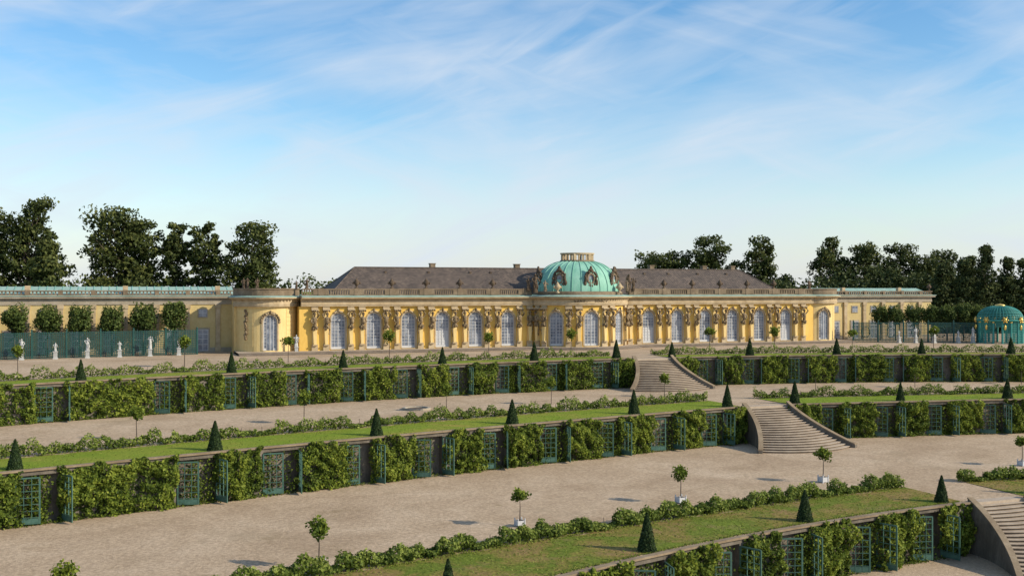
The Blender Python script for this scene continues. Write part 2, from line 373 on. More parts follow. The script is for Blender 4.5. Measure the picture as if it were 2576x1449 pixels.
# ------------------------------------------------------------------ yew cones
def yewmesh(seed):
    H=1.9; n=2600; z=RNG.uniform(0,1,n)**1.25; a=RNG.uniform(0,2*pi,n)
    r=(.44*(1-z)**.85+.02)*(1+RNG.normal(0,.06,n)+.05*np.sin(a*3+z*9+seed)); z=z*H+.04
    P=np.stack([r*np.cos(a),r*np.sin(a),z],1); bias=np.stack([np.cos(a),np.sin(a),np.full(n,.3)],1)
    return leafmesh('yew_foliage',P,RNG.uniform(.07,.13,n),.45+RNG.normal(0,.25,n),L_yew,bias,1.2)
yews=[yewmesh(i) for i in range(3)]
b=MB(); b.lathe([(.4,.0),(.36,.3),(.24,.9),(.1,1.5),(.0,1.8)],0,0,10,L_yew); yc=b.obj('yew_core',link=False)
a_=yc.attributes.new('var','FLOAT','FACE')
YX=[[-75,-62.3,-49.2,-38,-27,-16,-5.6,1.6,11.6,22.6,33,43.4],[-65,-52.7,-40.5,-28.3,-15.6,-4.6,3.2,14.6,26.4,38],[-44.2,-31.2,-18.4,-6,2.6,15]]
for k in range(3):
    for x in YX[k]:
        s=random.uniform(.92,1.1); e=empty('yew_topiary',(x,wy(k,x)+1.1,Z[k]+.02)); e.scale=(s,s,s*random.uniform(.95,1.06)); e.rotation_euler[2]=random.uniform(0,6)
        inst('foliage',random.choice(yews),(0,0,0),e); inst('core',yc,(0,0,0),e)
# ------------------------------------------------------------------ potted standard trees
def stdcrown():
    n=460; a=RNG.normal(size=(n,3)); a/=np.linalg.norm(a,axis=1)[:,None]; r=RNG.uniform(.3,1,n)**.6
    lump=1+np.clip(field(a,[(3.5,.22),(7,.14)]),-.5,.6)+.14*RNG.normal(size=n)
    P=a*(r*lump)[:,None]*np.array([.48,.48,.46])
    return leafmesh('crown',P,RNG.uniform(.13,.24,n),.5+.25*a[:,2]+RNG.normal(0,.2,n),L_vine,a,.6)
crowns=[stdcrown() for i in range(6)]
b=MB()
b.box(-.25,.25,-.25,.25,.05,.40,'white')
for sx in (-1,1):
    for sy in (-1,1): b.box(sx*.25-.035,sx*.25+.035,sy*.25-.035,sy*.25+.035,0,.46,'white'); b.ell((sx*.25,sy*.25,.5),(.05,.05,.05),'white',6,4)
b.poly([(-.22,-.22,.403),(.22,-.22,.403),(.22,.22,.403),(-.22,.22,.403)],'bark')
b.tube((0,0,.4),(.02,0,1.2),.035,.03,'bark',6); b.tube((.02,0,1.2),(0,.01,1.95),.03,.02,'bark',6)
for i in range(5):
    a=i*1.26; b.tube((.01,0,1.7),(.3*math.cos(a),.3*math.sin(a),2.1),.016,.008,'bark',4)
pot=b.obj('planter',link=False)
b=MB(); b.tube((0,0,0),(.03,0,1.2),.04,.03,'bark',6); b.tube((.03,0,1.2),(0,.01,1.95),.03,.02,'bark',6)
for i in range(5):
    a=i*1.26; b.tube((.01,0,1.7),(.3*math.cos(a),.3*math.sin(a),2.1),.016,.008,'bark',4)
stem=b.obj('stem',link=False)
ST=[[(-68.2,-19.5),(-53,-15.5),(-42,-12.5),(-30.2,-10.5),(-17.7,-9.5),(-6.7,-9),(12.5,-10),(21.8,-11),(32.7,-13),(44.2,-15.4)],
    [(-57.8,-45),(-44.6,-40),(-30.9,-35.8),(-19.5,-33.5),(-5.7,-31.2),(13.4,-31),(26.3,-32),(41.2,-33)],
    [(-61,-78),(-49,-73),(-35.7,-67.6),(-22.9,-64.9),(-9,-62),(11.1,-61.6)]]
for k in range(3):
    for x,y in ST[k]:
        e=empty('potted_tree' if k==2 else 'standard_tree',(x,y,Z[k])); s=random.uniform(.92,1.12)*(1.0 if k else 1.15); e.scale=(s,s,s); e.rotation_euler[2]=.1 if k==2 else random.uniform(0,6)
        inst('stem',pot if k==2 else stem,(0,0,0),e); inst('crown',random.choice(crowns),(0,0,2.05),e,random.uniform(0,6))
b=MB(); b.lathe([(1.35,0),(1.35,.16),(1.1,.16),(1.05,.03)],0,0,24,'grey',sm=False); b.lathe([(1.06,.04),(.01,.04)],0,0,24,'dbrown'); b.obj('stone_basin',loc=(-33,-33,Z[1]))
# ------------------------------------------------------------------ PALACE
pal=empty('yellow_palace',(0,0,0))
ZP=.3
def flat(s,n,z): return (s,3.2-n,z)
RA,RB,RC=6.9,4.6,4.0
def rot(s,n,z,k=math.radians(43)/4.58):
    p=s*k; nx=math.sin(p)/RA; ny=-math.cos(p)/RB; l=math.hypot(nx,ny)
    return (RA*math.sin(p)+nx/l*n, RC-RB*math.cos(p)+ny/l*n, z)
def circ(cx,cy,r):
    def f(s,n,z):
        p=s/r; return (cx+(r+n)*math.sin(p), cy-(r+n)*math.cos(p), z)
    return f
HT=5.86
def bay(b,win,f,sc_,B,mw='yellow',w=.93,zb=ZP+.15,zt=5.02,trim=True,crest=True):
    zs=zt-w
    def q(s0,s1,z0,z1): b.poly([f(sc_+s0,0,z0),f(sc_+s1,0,z0),f(sc_+s1,0,z1),f(sc_+s0,0,z1)],mw)
    for sgn in (-1,1):
        L=np.linspace(w,B/2,4)
        for i in range(3): q(*(sorted((sgn*L[i],sgn*L[i+1]))),0,HT)
    L=np.linspace(-w,w,5)
    for i in range(4): q(L[i],L[i+1],0,zb)
    K=12; A=[(w*math.cos(pi-pi*j/K),zs+w*math.sin(pi-pi*j/K)) for j in range(K+1)]
    for j in range(K):
        (a,c),(d,e)=A[j],A[j+1]
        b.poly([f(sc_+a,0,c),f(sc_+d,0,e),f(sc_+d,0,HT),f(sc_+a,0,HT)],mw)
    out=[(-w,zb)]+A+[(w,zb)]
    b.grid([[f(sc_+a,0,c) for a,c in out],[f(sc_+a,-.32,c) for a,c in out]],'stone')
    b.box(-w,w,-.32,.06,zb-.1,zb-.003,'stone',lambda s,n,z:f(sc_+s,n,z))
    if trim:
        def off(a,c,t):
            if c<=zs: return (a+math.copysign(t,a),c)
            l=math.hypot(a,c-zs); return (a*(l+t)/l,zs+(c-zs)*(l+t)/l)
        o2=[off(a,c,.17) for a,c in out]
        b.grid([[f(sc_+a,.002,c) for a,c in out],[f(sc_+a,.07,c) for a,c in out],[f(sc_+a,.07,c) for a,c in o2],[f(sc_+a,.0,c) for a,c in o2]],'stone')
    if crest:
        for i in range(6):
            a=-.45+.18*i; c=f(sc_+a,.13,zt+.28-abs(a)*.45+random.uniform(-.04,.04)); b.ell(c,(.13,.12,.13),'stone',7,5)
        c=f(sc_,.2,zt+.34); b.ell(c,(.15,.15,.24),'brown',7,5)
    for j in range(K):
        (a,c),(d,e)=A[j],A[j+1]
        win.poly([f(sc_+a,-.27,zb),f(sc_+d,-.27,zb),f(sc_+d,-.27,e),f(sc_+a,-.27,c)],'glass')
    def inr(a,c,t):
        if c<=zs: return (a-math.copysign(t,a),c)
        l=math.hypot(a,c-zs); return (a*(l-t)/l,zs+(c-zs)*(l-t)/l)
    i2=[inr(a,c,.1) for a,c in out]
    win.grid([[f(sc_+a,-.2,c) for a,c in out],[f(sc_+a,-.2,c) for a,c in i2],[f(sc_+a,-.265,c) for a,c in i2]],'white')
    g_=lambda s,n,z:f(sc_+s,n,z)
    for a in (-w*.5,0,w*.5):
        h=zs+math.sqrt(w*w-a*a); t=.022 if a else .045
        win.box(a-t,a+t,-.265,-.22,zb,h-.02,'white',g_)
    win.box(-w+.1,w-.1,-.262,-.215,zb,zb+.28,'white',g_)
    if random.random()<.3:
        zc=zb+random.uniform(.9,2.4); win.box(-w+.12,w-.12,-.268,-.2665,zb+.3,zc,'white',g_)
    for i in range(1,9):
        z=zb+.3+(zs-zb-.3)*i/8; t=.02 if i<8 else .045
        win.box(-w+.1,w-.1,-.263,-.225,z-t,z+t,'white',g_)
    z=zs+.5; hw=math.sqrt(w*w-.25)-.05
    win.box(-hw,hw,-.263,-.225,z-.022,z+.022,'white',g_)
fac=MB(); win=MB()
WN=[10.6+4.58*k for k in range(6)]
for k in range(6):
    for sg in (-1,1): bay(fac,win,flat,sg*WN[k],4.58)
for sg in (-1,1):
    a,c=sorted((sg*35.79,sg*38.1)); fac.poly([flat(a,0,0),flat(c,0,0),flat(c,0,HT),flat(a,0,HT)],'yellow')
    fac.box(*sorted((sg*38.1,sg*38.4)),3.2,6,0,HT,'yellow')
    a,c=sorted((sg*6.4,sg*8.31)); fac.poly([flat(a,0,0),flat(c,0,0),flat(c,0,HT),flat(a,0,HT)],'yellow')
for s in (-4.58,0,4.58): bay(fac,win,rot,s,4.58)
for sg in (-1,1):
    L=np.linspace(6.87,9,4)
    for i in range(3):
        a,c=sorted((sg*L[i],sg*L[i+1])); fac.poly([rot(a,0,0),rot(c,0,0),rot(c,0,HT),rot(a,0,HT)],'yellow')
PV=[circ(-42.0,6.6,3.7),circ(40.2,6.6,3.7)]
for f in PV:
    bay(fac,win,f,0,4.0,'paley',w=.88,zt=4.85)
    for sg in (-1,1):
        L=np.linspace(2.0,8,9)
        for i in range(8):
            a,c=sorted((sg*L[i],sg*L[i+1])); fac.poly([f(a,0,0),f(c,0,0),f(c,0,HT),f(a,0,HT)],'paley')
        for z in np.arange(.9,5.6,.52):
            LL=np.linspace(2.15,6,8)
            for i in range(7):
                a,c=sorted((sg*LL[i],sg*LL[i+1])); fac.box(a,c,.0,.03,z,z+.47,'paley',f)
fac.box(-38,38,3.75,16,0,7.0,'paley'); fac.box(-46,-38.4,6.6,16,0,7.0,'paley'); fac.box(38.4,44,6.6,16,0,7.0,'paley')
fac.obj('facade_walls',pal); win.obj('windows',pal)
tr=MB()
def pilaster(f,s):
    tr.box(s-.30,s+.30,0.002,.12,ZP,HT,'paley',f); tr.box(s-.38,s+.38,0.003,.3,ZP,ZP+.75,'stone',f)
    tr.box(s-.42,s+.42,.004,.3,HT-.35,HT-.005,'stone',f)
def hermmesh(seed):
    r=random.Random(seed); b=MB()
    rows=[]
    for z,wd in ((.75,.15),(2.55,.24),(2.6,.28)):
        rows.append([(-wd,0,z),(-wd,-.34,z),(wd,-.34,z),(wd,0,z)])
    b.grid(rows,'paley',False,True)
    b.box(-.28,.28,-.4,0,.6,.75,'stone')
    sw=r.uniform(-.1,.1)
    for i in range(7):
        a=i*.9; b.ell((.22*math.cos(a),-.3-.12*math.sin(a),2.75+.1*math.sin(i*2.1)+r.uniform(-.1,.1)),(.12,.12,.2),'brown',7,5)
    b.ell((sw*.5,-.34,3.05),(.22,.2,.32),'brown'); b.ell((sw,-.36,3.5),(.26,.23,.42),'brown'); b.ell((sw,-.36,3.85),(.33,.22,.2),'brown')
    b.tube((sw,-.38,3.95),(sw*1.4,-.42,4.2),.1,.09,'brown'); b.ell((sw*1.5,-.45,4.33),(.15,.18,.22),'brown')
    b.ell((sw*1.5,-.38,4.42),(.18,.2,.17),'brown')
    for sg in (-1,1):
        if r.random()<.7:
            b.tube((sg*.3+sw,-.36,3.9),(sg*.5,-.5,4.3),.09,.075,'brown'); b.tube((sg*.5,-.5,4.3),(sg*.2,-.38,4.7),.07,.06,'brown'); b.ell((sg*.2,-.38,4.72),(.1,.1,.1),'brown',6,4)
        else:
            b.tube((sg*.3+sw,-.36,3.9),(sg*.46,-.46,3.45),.09,.075,'brown'); b.tube((sg*.46,-.46,3.45),(sg*.1,-.55,3.2),.07,.06,'brown')
        for i in range(r.randint(1,6)):
            b.ell((sg*(.3+.06*math.sin(i)),-.22+r.uniform(-.1,.05),2.75-.24*i+r.uniform(-.05,.05)),(.1-.012*i,.1,.14),'brown',6,4)
    b.box(-.42,.42,-.5,0,4.85,4.98,'stone')
    for i in range(4): b.ell((-.33+.22*i,-.4,4.74),(.12,.12,.12),'brown',6,4)
    return b.obj('herm',link=False)
herms=[hermmesh(i) for i in range(7)]
def placeherm(f,s):
    pilaster(f,s)
    p=Vector(f(s,.1,ZP)); q=Vector(f(s,1.1,ZP)); d=q-p
    inst('atlas_herm',random.choice(herms),p,pal,math.atan2(d.y,d.x)+pi/2,(1.08*random.choice((-1,1)),1.15,(HT-.33-ZP)/4.98*1.0))
for k in range(7):
    for sg in (-1,1):
        c=sg*(10.6+4.58*(k-.5))
        for o in (-.72,.72): placeherm(flat,c+o)
for c in (-6.87,-2.29,2.29,6.87):
    for o in (-.62,.62): placeherm(rot,c+o)
for f,ss in ((PV[0],(-3.1,)),(PV[1],(-3.1,))):
    for s in ss:
        for i in range(16):
            z=1.9+.23*i; c=f(s+random.uniform(-.14,.14),.12,z); tr.ell(c,(.2,.16,.2),'brown',7,5)
    for i in range(13):
        a=pi*i/12; c=f(-1.12*math.cos(a),.1,3.95+1.15*math.sin(a)); tr.ell(c,(.17,.14,.17),'brown',7,5)
tr.obj('pilasters',pal)
en=MB()
prof=[(-.3,HT),(.42,HT),(.42,HT+.18),(.48,HT+.18),(.48,HT+.38),(.40,HT+.40),(.40,HT+.78),(.55,HT+.84),(.85,HT+.98),(.98,HT+1.02),(.98,HT+1.16),(-.3,HT+1.2)]
cop=[(-.2,HT+1.19),(1.03,HT+1.165),(1.03,HT+1.23),(.3,HT+1.38),(-.2,HT+1.38)]
def seg(f,s0,s1,n): return [ (lambda nn,z,s=s:f(s,nn,z)) for s in np.linspace(s0,s1,n)]
parts=[(flat,-38.2,-7.2,2),(flat,7.2,38.2,2),(rot,-8.6,8.6,25),(PV[0],-7,6,22),(PV[1],-6,7,22)]
for i,(f,a,c,n) in enumerate(parts):
    dz=.006*(i%3)
    en.sweep(seg(f,a,c,n),[(nn-dz,z+dz) for nn,z in prof],'stone')
    en.sweep(seg(f,a,c,n),[(nn-dz,z+dz) for nn,z in cop],'wcopper')
    for s in np.arange(a+.2,c-.2,.42):
        en.box(s-.09,s+.09,.402-dz,.56,HT+.7,HT+.8,'stone',f)
en.obj('entablature',pal)
bl=MB(); z0=HT+1.38
def balustrade(f,s0,s1,ped,mat='rail',H=.85,n0=.1,n1=.4,step=.3,zz=z0,bb=bl,pw=.34):
    n=max(2,int(abs(s1-s0)/2)+1)
    bb.sweep(seg(f,s0,s1,n if f is not flat else 2),[(n0,zz),(n1,zz),(n1,zz+.14),(n0,zz+.14)],mat)
    bb.sweep(seg(f,s0,s1,n if f is not flat else 2),[(n0-.03,zz+H-.16),(n1+.05,zz+H-.16),(n1+.05,zz+H),(n0-.03,zz+H)],mat)
    s=s0
    while s<s1:
        if all(abs(s-p)>pw+.08 for p in ped): bb.box(s-.075,s+.075,n0+.05,n1-.05,zz+.14,zz+H-.16,mat,f)
        s+=step
    for p in ped: bb.box(p-pw,p+pw,n0-.06,n1+.08,zz+.002,zz+H+.05,mat,f)
peds=[10.6+4.58*(k-.5) for k in range(7)]
balustrade(flat,7.3,38.1,peds); balustrade(flat,-38.1,-7.3,[-p for p in peds])
for p in peds:
    for sg in (-1,1): bl.box(sg*p-.95,sg*p+.95,.08,.44,z0+.1,z0+.84,'rail',flat)
for f,a,c in ((PV[0],-6.5,5.5),(PV[1],-5.5,6.5)):
    bl.sweep(seg(f,a,c,20),[(-.2,z0),(.4,z0),(.4,z0+.75),(-.2,z0+.75)],'rail'); bl.sweep(seg(f,a,c,20),[(-.25,z0+.75),(.5,z0+.75),(.5,z0+.9),(-.25,z0+.9)],'rail')
bl.obj('balustrade',pal)
rf=MB()
rf.box(-38,38,3.2,16.2,7.0,7.3,'wcopper')
for f,cx in ((PV[0],-42.0),(PV[1],40.2)): rf.lathe([(3.8,7.3),(0.01,7.6)],cx,6.6,24,'wcopper',sm=False)
rf.box(-46,-38.02,6.6,16.1,7.0,7.32,'wcopper'); rf.box(38.02,44,6.6,16.1,7.0,7.32,'wcopper')
E=[(-34.3,4.6,7.35),(34.3,4.6,7.35),(34.3,15.8,7.35),(-34.3,15.8,7.35)]; R1=(-30,10.2,10.95); R2=(30,10.2,10.95)
rf.poly([E[0],E[1],R2,R1],'tile'); rf.poly([E[2],E[3],R1,R2],'tile'); rf.poly([E[1],E[2],R2],'tile'); rf.poly([E[3],E[0],R1],'tile')
rf.tube((-30,10.2,10.97),(30,10.2,10.97),.1,.1,'tile',8)
for a,r in ((E[0],R1),(E[1],R2),(E[2],R2),(E[3],R1)): rf.tube(a,r,.1,.1,'tile',6)
for x in (-26,-20,-14,-11,13,17,22,27): rf.box(x-.15,x+.15,9.0,9.5,10.0,10.45,'dbrown')
for x in (-19,-6.5,15,24,29):
    rf.box(x-.35,x+.35,10.4,11.2,10.3,11.5,'rail'); rf.box(x-.42,x+.42,10.33,11.27,11.5,11.62,'rail')
rf.obj('roof',pal)
dm=MB(); DX,DY=0.1,4.4; DA,DB=6.15,4.7; DZ=z0-.05
dm.lathe([(1.06,DZ-.1),(1.06,DZ+.45),(1.02,DZ+.55)],DX,DY,48,'rail',DA,DB,sm=False)
def dr(t): return math.cos(t)**.72, DZ+.5+4.35*math.sin(t)
TT=[i/18*1.33 for i in range(19)]
dm.lathe([dr(t) for t in TT],DX,DY,64,'copper',DA,DB)
for j in range(28):
    a=2*pi*j/28
    rows=[]
    for t in TT:
        r,z=dr(t); x=DX+DA*r*math.cos(a); y=DY+DB*r*math.sin(a)
        nx,ny=math.cos(a),math.sin(a); tx,ty=-ny,nx; h=.07
        rows.append([(x+tx*.06,y+ty*.06,z-.02),(x+nx*h+tx*.04,y+ny*h+ty*.04,z+h*.7),(x+nx*h-tx*.04,y+ny*h-ty*.04,z+h*.7),(x-tx*.06,y-ty*.06,z-.02)])
    dm.grid(rows,'copper')
rT,zT=dr(TT[-1])
dm.lathe([(rT*DA+.1,zT-.25),(rT*DA+.25,zT-.05),(rT*DA+.25,zT+.12),(0.01,zT+.14)],DX,DY,32,'rail',1,.85,sm=False)
R_=rT*DA
for j in range(24):
    a=2*pi*j/24; x=DX+R_*math.cos(a); y=DY+R_*.85*math.sin(a); wd=.2 if j%4==0 else .085
    dm.box(x-wd,x+wd,y-wd,y+wd,zT+.12,zT+.95,'stone')
dm.lathe([(R_-.2,zT+.93),(R_+.22,zT+.93),(R_+.26,zT+1.12),(R_-.2,zT+1.12)],DX,DY,32,'stone',1,.85,sm=False)
def cart(phi,zc,s=1.):
    a=math.radians(phi)-pi/2
    t=.55; r,z=dr(t)
    cx=DX+DA*r*math.cos(a)*1.0; cy=DY+DB*r*math.sin(a); n=Vector((math.cos(a)/DA,math.sin(a)/DB,0)).normalized(); tt=Vector((-n.y,n.x,0))
    def P(u,o,zz): return (cx+tt.x*u+n.x*o,cy+tt.y*u+n.y*o,zz)
    R=Matrix(((tt.x,n.x,0),(tt.y,n.y,0),(0,0,1)))
    zc=z-.5
    dm.box(-.8,.8,-1.2,.28,zc-1.05,zc-.75,'dbrown',P)
    rows=[]
    for ro,o in ((.42,.3),(.42,.45),(.62,.45),(.66,-.4)):
        rows.append([P(ro*math.cos(q)*.92,o,zc+ro*1.25*math.sin(q)) for q in np.linspace(0,2*pi,20,endpoint=False)])
    dm.grid(rows,'rail',False,True)
    dm.poly([P(.44*math.cos(q),.28,zc+.56*math.sin(q)) for q in np.linspace(0,2*pi,16,endpoint=False)],'glass')
    rr=random.Random(int(phi)+100)
    for i in range(22):
        q=i/22*2*pi; u=.82*math.cos(q); zz=zc+1.0*math.sin(q)
        dm.ell(P(u*rr.uniform(.9,1.15),.3+rr.uniform(-.1,.15),zz),(.19,.17,.2),'dbrown',7,5,R)
    for sg in (-1,1):
        dm.ell(P(sg*.85,.3,zc-.6),(.25,.25,.4),'dbrown',8,6,R); dm.ell(P(sg*.75,.3,zc-.05),(.18,.2,.4),'dbrown',8,6,R)
    dm.ell(P(0,.35,zc+1.15),(.38,.25,.25),'dbrown',8,6,R); dm.ell(P(0,.35,zc+1.45),(.2,.18,.28),'dbrown',8,6,R)
for ph in (-90,-45,0,45,90): cart(ph,0)
dm.obj('dome',pal)
def figure(mb,x,y,z,h,mat,rnd,pose=0):
    s=h/1.8
    mb.lathe([(.26*s,0),(.24*s,.35*s),(.2*s,.8*s),(.24*s,1.0*s),(.17*s,1.15*s),(.24*s,1.42*s),(.1*s,1.52*s),(.05*s,1.56*s)],x,y,9,mat,1,.8,cz=z)
    mb.ell((x+rnd.uniform(-.05,.05)*s,y-.03*s,z+1.66*s),(.1*s,.12*s,.14*s),mat,8,6)
    for sg in (-1,1):
        e=(x+sg*rnd.uniform(.32,.45)*s,y-rnd.uniform(0,.2)*s,z+rnd.uniform(1.0,1.4)*s)
        mb.tube((x+sg*.22*s,y,z+1.38*s),e,.075*s,.06*s,mat,6)
        up=rnd.random()<.4
        hnd=(x+sg*rnd.uniform(.05,.4)*s,y-.28*s,z+(rnd.uniform(1.5,1.75) if up else rnd.uniform(.85,1.2))*s)
        mb.tube(e,hnd,.055*s,.04*s,mat,6); mb.ell(hnd,(.06*s,.06*s,.07*s),mat,6,4)
    for i in range(5): mb.ell((x+rnd.uniform(-.22,.22)*s,y-.1*s,z+rnd.uniform(.1,.95)*s),(.09*s,.14*s,.28*s),mat,7,5)
rnd=random.Random(3)
orn=MB(); zb_=z0+.9
def urn(mb,x,y,z,s,mat):
    mb.lathe([(.26*s,0),(.26*s,.12*s),(.1*s,.2*s),(.1*s,.32*s),(.34*s,.55*s),(.42*s,.8*s),(.36*s,.98*s),(.24*s,1.05*s),(.3*s,1.12*s),(.16*s,1.22*s),(.06*s,1.42*s),(0,1.5*s)],x,y,12,mat,cz=z)
    for sg in (-1,1): mb.tube((x+sg*.3*s,y,z+.95*s),(x+sg*.52*s,y,z+.85*s),.05*s,.06*s,mat,5); mb.ell((x+sg*.5*s,y,z+.72*s),(.12*s,.12*s,.16*s),mat,6,4)
for sg in (-1,1):
    for i,p in enumerate(peds[1:6]):
        urn(orn,sg*p,2.95,zb_,.9,'dbrown')
    figure(orn,sg*7.0,2.3,z0+.3,2.6,'dbrown',rnd); figure(orn,sg*7.9,2.6,z0+.6,1.8,'dbrown',rnd)
    figure(orn,sg*6.1,1.0,z0+.5,1.5,'rail',rnd)
    urn(orn,sg*4.6,.3,z0+.3,1.0,'stone')
    figure(orn,sg*37.5,2.95,zb_-.2,1.5,'dbrown',rnd)
    figure(orn,sg*38.6+0,4.2,zb_-.1,1.1,'dbrown',rnd)
for x,y in ((-43.5,3.6),(-44.6,4.2),(-45,5)): figure(orn,x,y,zb_,1.3,'dbrown',rnd)
orn.obj('roof_sculptures',pal)
pf=MB()
for i,(o,z) in enumerate(((3.2,.1),(2.8,.2),(2.4,.3))):
    pth=[flat(-46,o,0)]+[flat(s,o,0) for s in (-30,-12,-8.6)]+[rot(s,o*.8,0) for s in np.linspace(-6.5,6.5,15)]+[flat(s,o,0) for s in (8.6,12,30,44)]
    pth=[(p[0],p[1]) for p in pth]
    rows=[[(x,7+i*.01,z) for x,y in pth],[(x,y,z) for x,y in pth],[(x,y,-.05) for x,y in pth]]
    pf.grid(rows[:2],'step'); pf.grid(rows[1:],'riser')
    pf.poly([(pth[0][0],7,z),(pth[0][0],pth[0][1],z),(pth[0][0],pth[0][1],-.05),(pth[0][0],7,-.05)],'step'); pf.poly([(pth[-1][0],7,z),(pth[-1][0],pth[-1][1],z),(pth[-1][0],pth[-1][1],-.05),(pth[-1][0],7,-.05)],'step')
pf.obj('entrance_steps',pal)
txt="SANS,  SOUCI."
w_=.36; s=-len(txt)*w_/2
for ch in txt:
    if ch!=' ':
        c=bpy.data.curves.new('letter','FONT'); c.body=ch; c.size=.46; c.extrude=.02; c.align_x='CENTER'
        c.materials.append(M['dbrown']); o=bpy.data.objects.new('inscription_letter',c); col.objects.link(o); o.parent=pal
        ss=s+w_/2; p=Vector(rot(ss,.44,HT+.43)); q=Vector(rot(ss,1.44,HT+.43)); d=q-p
        o.location=p; o.rotation_euler=(pi/2,0,math.atan2(d.y,d.x)+pi/2)
    s+=w_
# ------------------------------------------------------------------ side wings
def wing(name,xa,xb,y0,y1,H,skew=0):
    e=empty(name,(0,0,0)); b=MB(); wn=MB()
    f=lambda s,n,z:(s,y0-n,z)
    b.box(xa,xb,y0,y1,0,H-1.0,'wing')
    for j,(n,z0_,z1_,m) in enumerate(((.12,H-1.25,H-.85,'grey'),(.08,H-.85,H-.45,'grey'),(.5,H-.45,H-.2,'grey'),(.6,H-.2,H-.1,'wcopper'))):
        b.box(xa-n,xb+n,y0-n,y1+n,z0_+.002*j,z1_,m)
    b.box(xa,xb,y0-.06,y0,0,.6,'grey')
    s=xa+1.2; i=0
    while s<xb-.6:
        b.box(s-.28,s+.28,.003,.22,0.6,H-1.26,'stone',f); b.box(s-.36,s+.36,.004,.3,H-1.75,H-1.255,'stone',f); b.box(s-.36,s+.36,.005,.3,.0,.75,'stone',f)
        m=s+1.85
        if m<xb-1:
            b.box(m-.62,m+.62,.002,.07,H-2.95,H-1.8,'grey',f); wn.box(m-.48,m+.48,.07,.085,H-2.83,H-1.92,'glass',f)
            wn.box(m-.03,m+.03,.086,.11,H-2.83,H-1.92,'white',f); wn.box(m-.48,m+.48,.0865,.108,H-2.4,H-2.35,'white',f)
            b.box(m-.85,m+.85,.002,.09,.1,3.1,'grey',f); wn.box(m-.65,m+.65,.09,.1,.2,2.9,'glass' ,f)
            for q in (-.62,0,.62): wn.box(m+q-.04,m+q+.04,.101,.13,.2,2.9,'white',f)
            for q in (.2,1.,1.7,2.3,2.86): wn.box(m-.65,m+.65,.1015,.128,q-.04,q+.04,'white',f)
        s+=3.7
    b.obj('walls',e); wn.obj('windows',e)
    r=MB(); ym=(y0+y1)/2
    r.grid([[(xa,y0-.3,H-.05),(xb,y0-.3,H-.05)],[(xa,ym,H+1.0),(xb,ym,H+1.0)],[(xa,y1+.3,H-.05),(xb,y1+.3,H-.05)]],'wcopper')
    for x in np.arange(xa+.3,xb,.9):
        r.grid([[(x-.04,y0-.3,H+.01),(x+.04,y0-.3,H+.01)],[(x-.04,ym,H+1.07),(x+.04,ym,H+1.07)]],'copper')
    r.poly([(xa,y0-.3,H-.05),(xa,ym,H+1.0),(xa,y1+.3,H-.05)],'wcopper'); r.poly([(xb,y0-.3,H-.05),(xb,ym,H+1.0),(xb,y1+.3,H-.05)],'wcopper')
    r.obj('roof',e)
    bb=MB(); ped=list(np.arange(xa+1.2,xb,3.7))
    balustrade(f,xa,xb,ped,'rail',.62,.0,.3,.42,H-.09,bb,.26)
    bb.obj('parapet',e)
    o=MB()
    for i,p in enumerate(ped[1::3]): o.box(p-.3,p+.3,y0+.3,y0+.9,H,H+1.1,'stone')
    o.obj('chimneys',e)
    return e
wing('left_wing_building',-97,-45.6,10,18,7.35); wing('right_wing_building',43.9,66,9,16,7.2)
o=MB(); urn(o,65.6,9,7.8,.8,'dbrown'); urn(o,-79,9.6,7.9,.9,'rail'); o.obj('roof_urns',pal)
# ------------------------------------------------------------------ trellis fences
def fence(p0,p1,H=3.05):
    p0=Vector((*p0,0));p1=Vector((*p1,0)); t=(p1-p0).normalized(); n=Vector((t.y,-t.x,0)); Ln=(p1-p0).length
    f=lambda s,nn,z:(p0.x+t.x*s+n.x*nn,p0.y+t.y*s+n.y*nn,z)
    b=MB()
    for i in range(int(Ln/3.7)+1):
        s=i*3.7; b.box(s-.09,s+.09,-.09,.09,0,H+.15,'lattice',f); b.ell(f(s,0,H+.22),(.1,.1,.12),'lattice',6,4)
        if s+3.7<Ln:
            c=s+1.85; R=.62
            pts=[(c+R*math.cos(a),1.55+R*1.25*math.sin(a)) for a in np.linspace(0,2*pi,21)]
            for (a,z),(d,z2) in zip(pts[:-1],pts[1:]): b.tube(f(a,.05,z),f(d,.05,z2),.05,.05,'lattice',4)
    for s in np.arange(.15,Ln,.2): b.box(s-.035,s+.035,-.03,.03,.05,H,'lattice',f)
    for z in np.arange(.08,H,.22): b.box(0,Ln,-.035,.035,z-.035,z+.035,'lattice',f)
    b.obj('trellis_fence')
fence((-50.5,5.7),(-90,1.2)); fence((44.5,1.6),(62.0,-6.2))
# ------------------------------------------------------------------ statues
spos=[(-52.7,4.3),(-56.0,3.7),(-59.4,3.2),(-62.9,2.8),(-66.3,2.3),(-69.8,1.9),(49.8,-2.2),(52.0,-3.2),(54.4,-4.4),(57.6,-5.8),(59.6,-6.6),(-38.9,2.3)]
for i,(x,y) in enumerate(spos):
    e=empty('marble_statue',(x,y,0)); b=MB(); bust=(i in (0,2,4,6,9))
    b.box(-.27,.27,-.27,.27,0,.15,'marble'); b.box(-.2,.2,-.2,.2,.15,.8,'marble'); b.box(-.26,.26,-.26,.26,.8,.9,'marble')
    figure(b,0,0,.9,1.5 if not bust else 1.0,'marble',rnd)
    b.obj('figure',e)
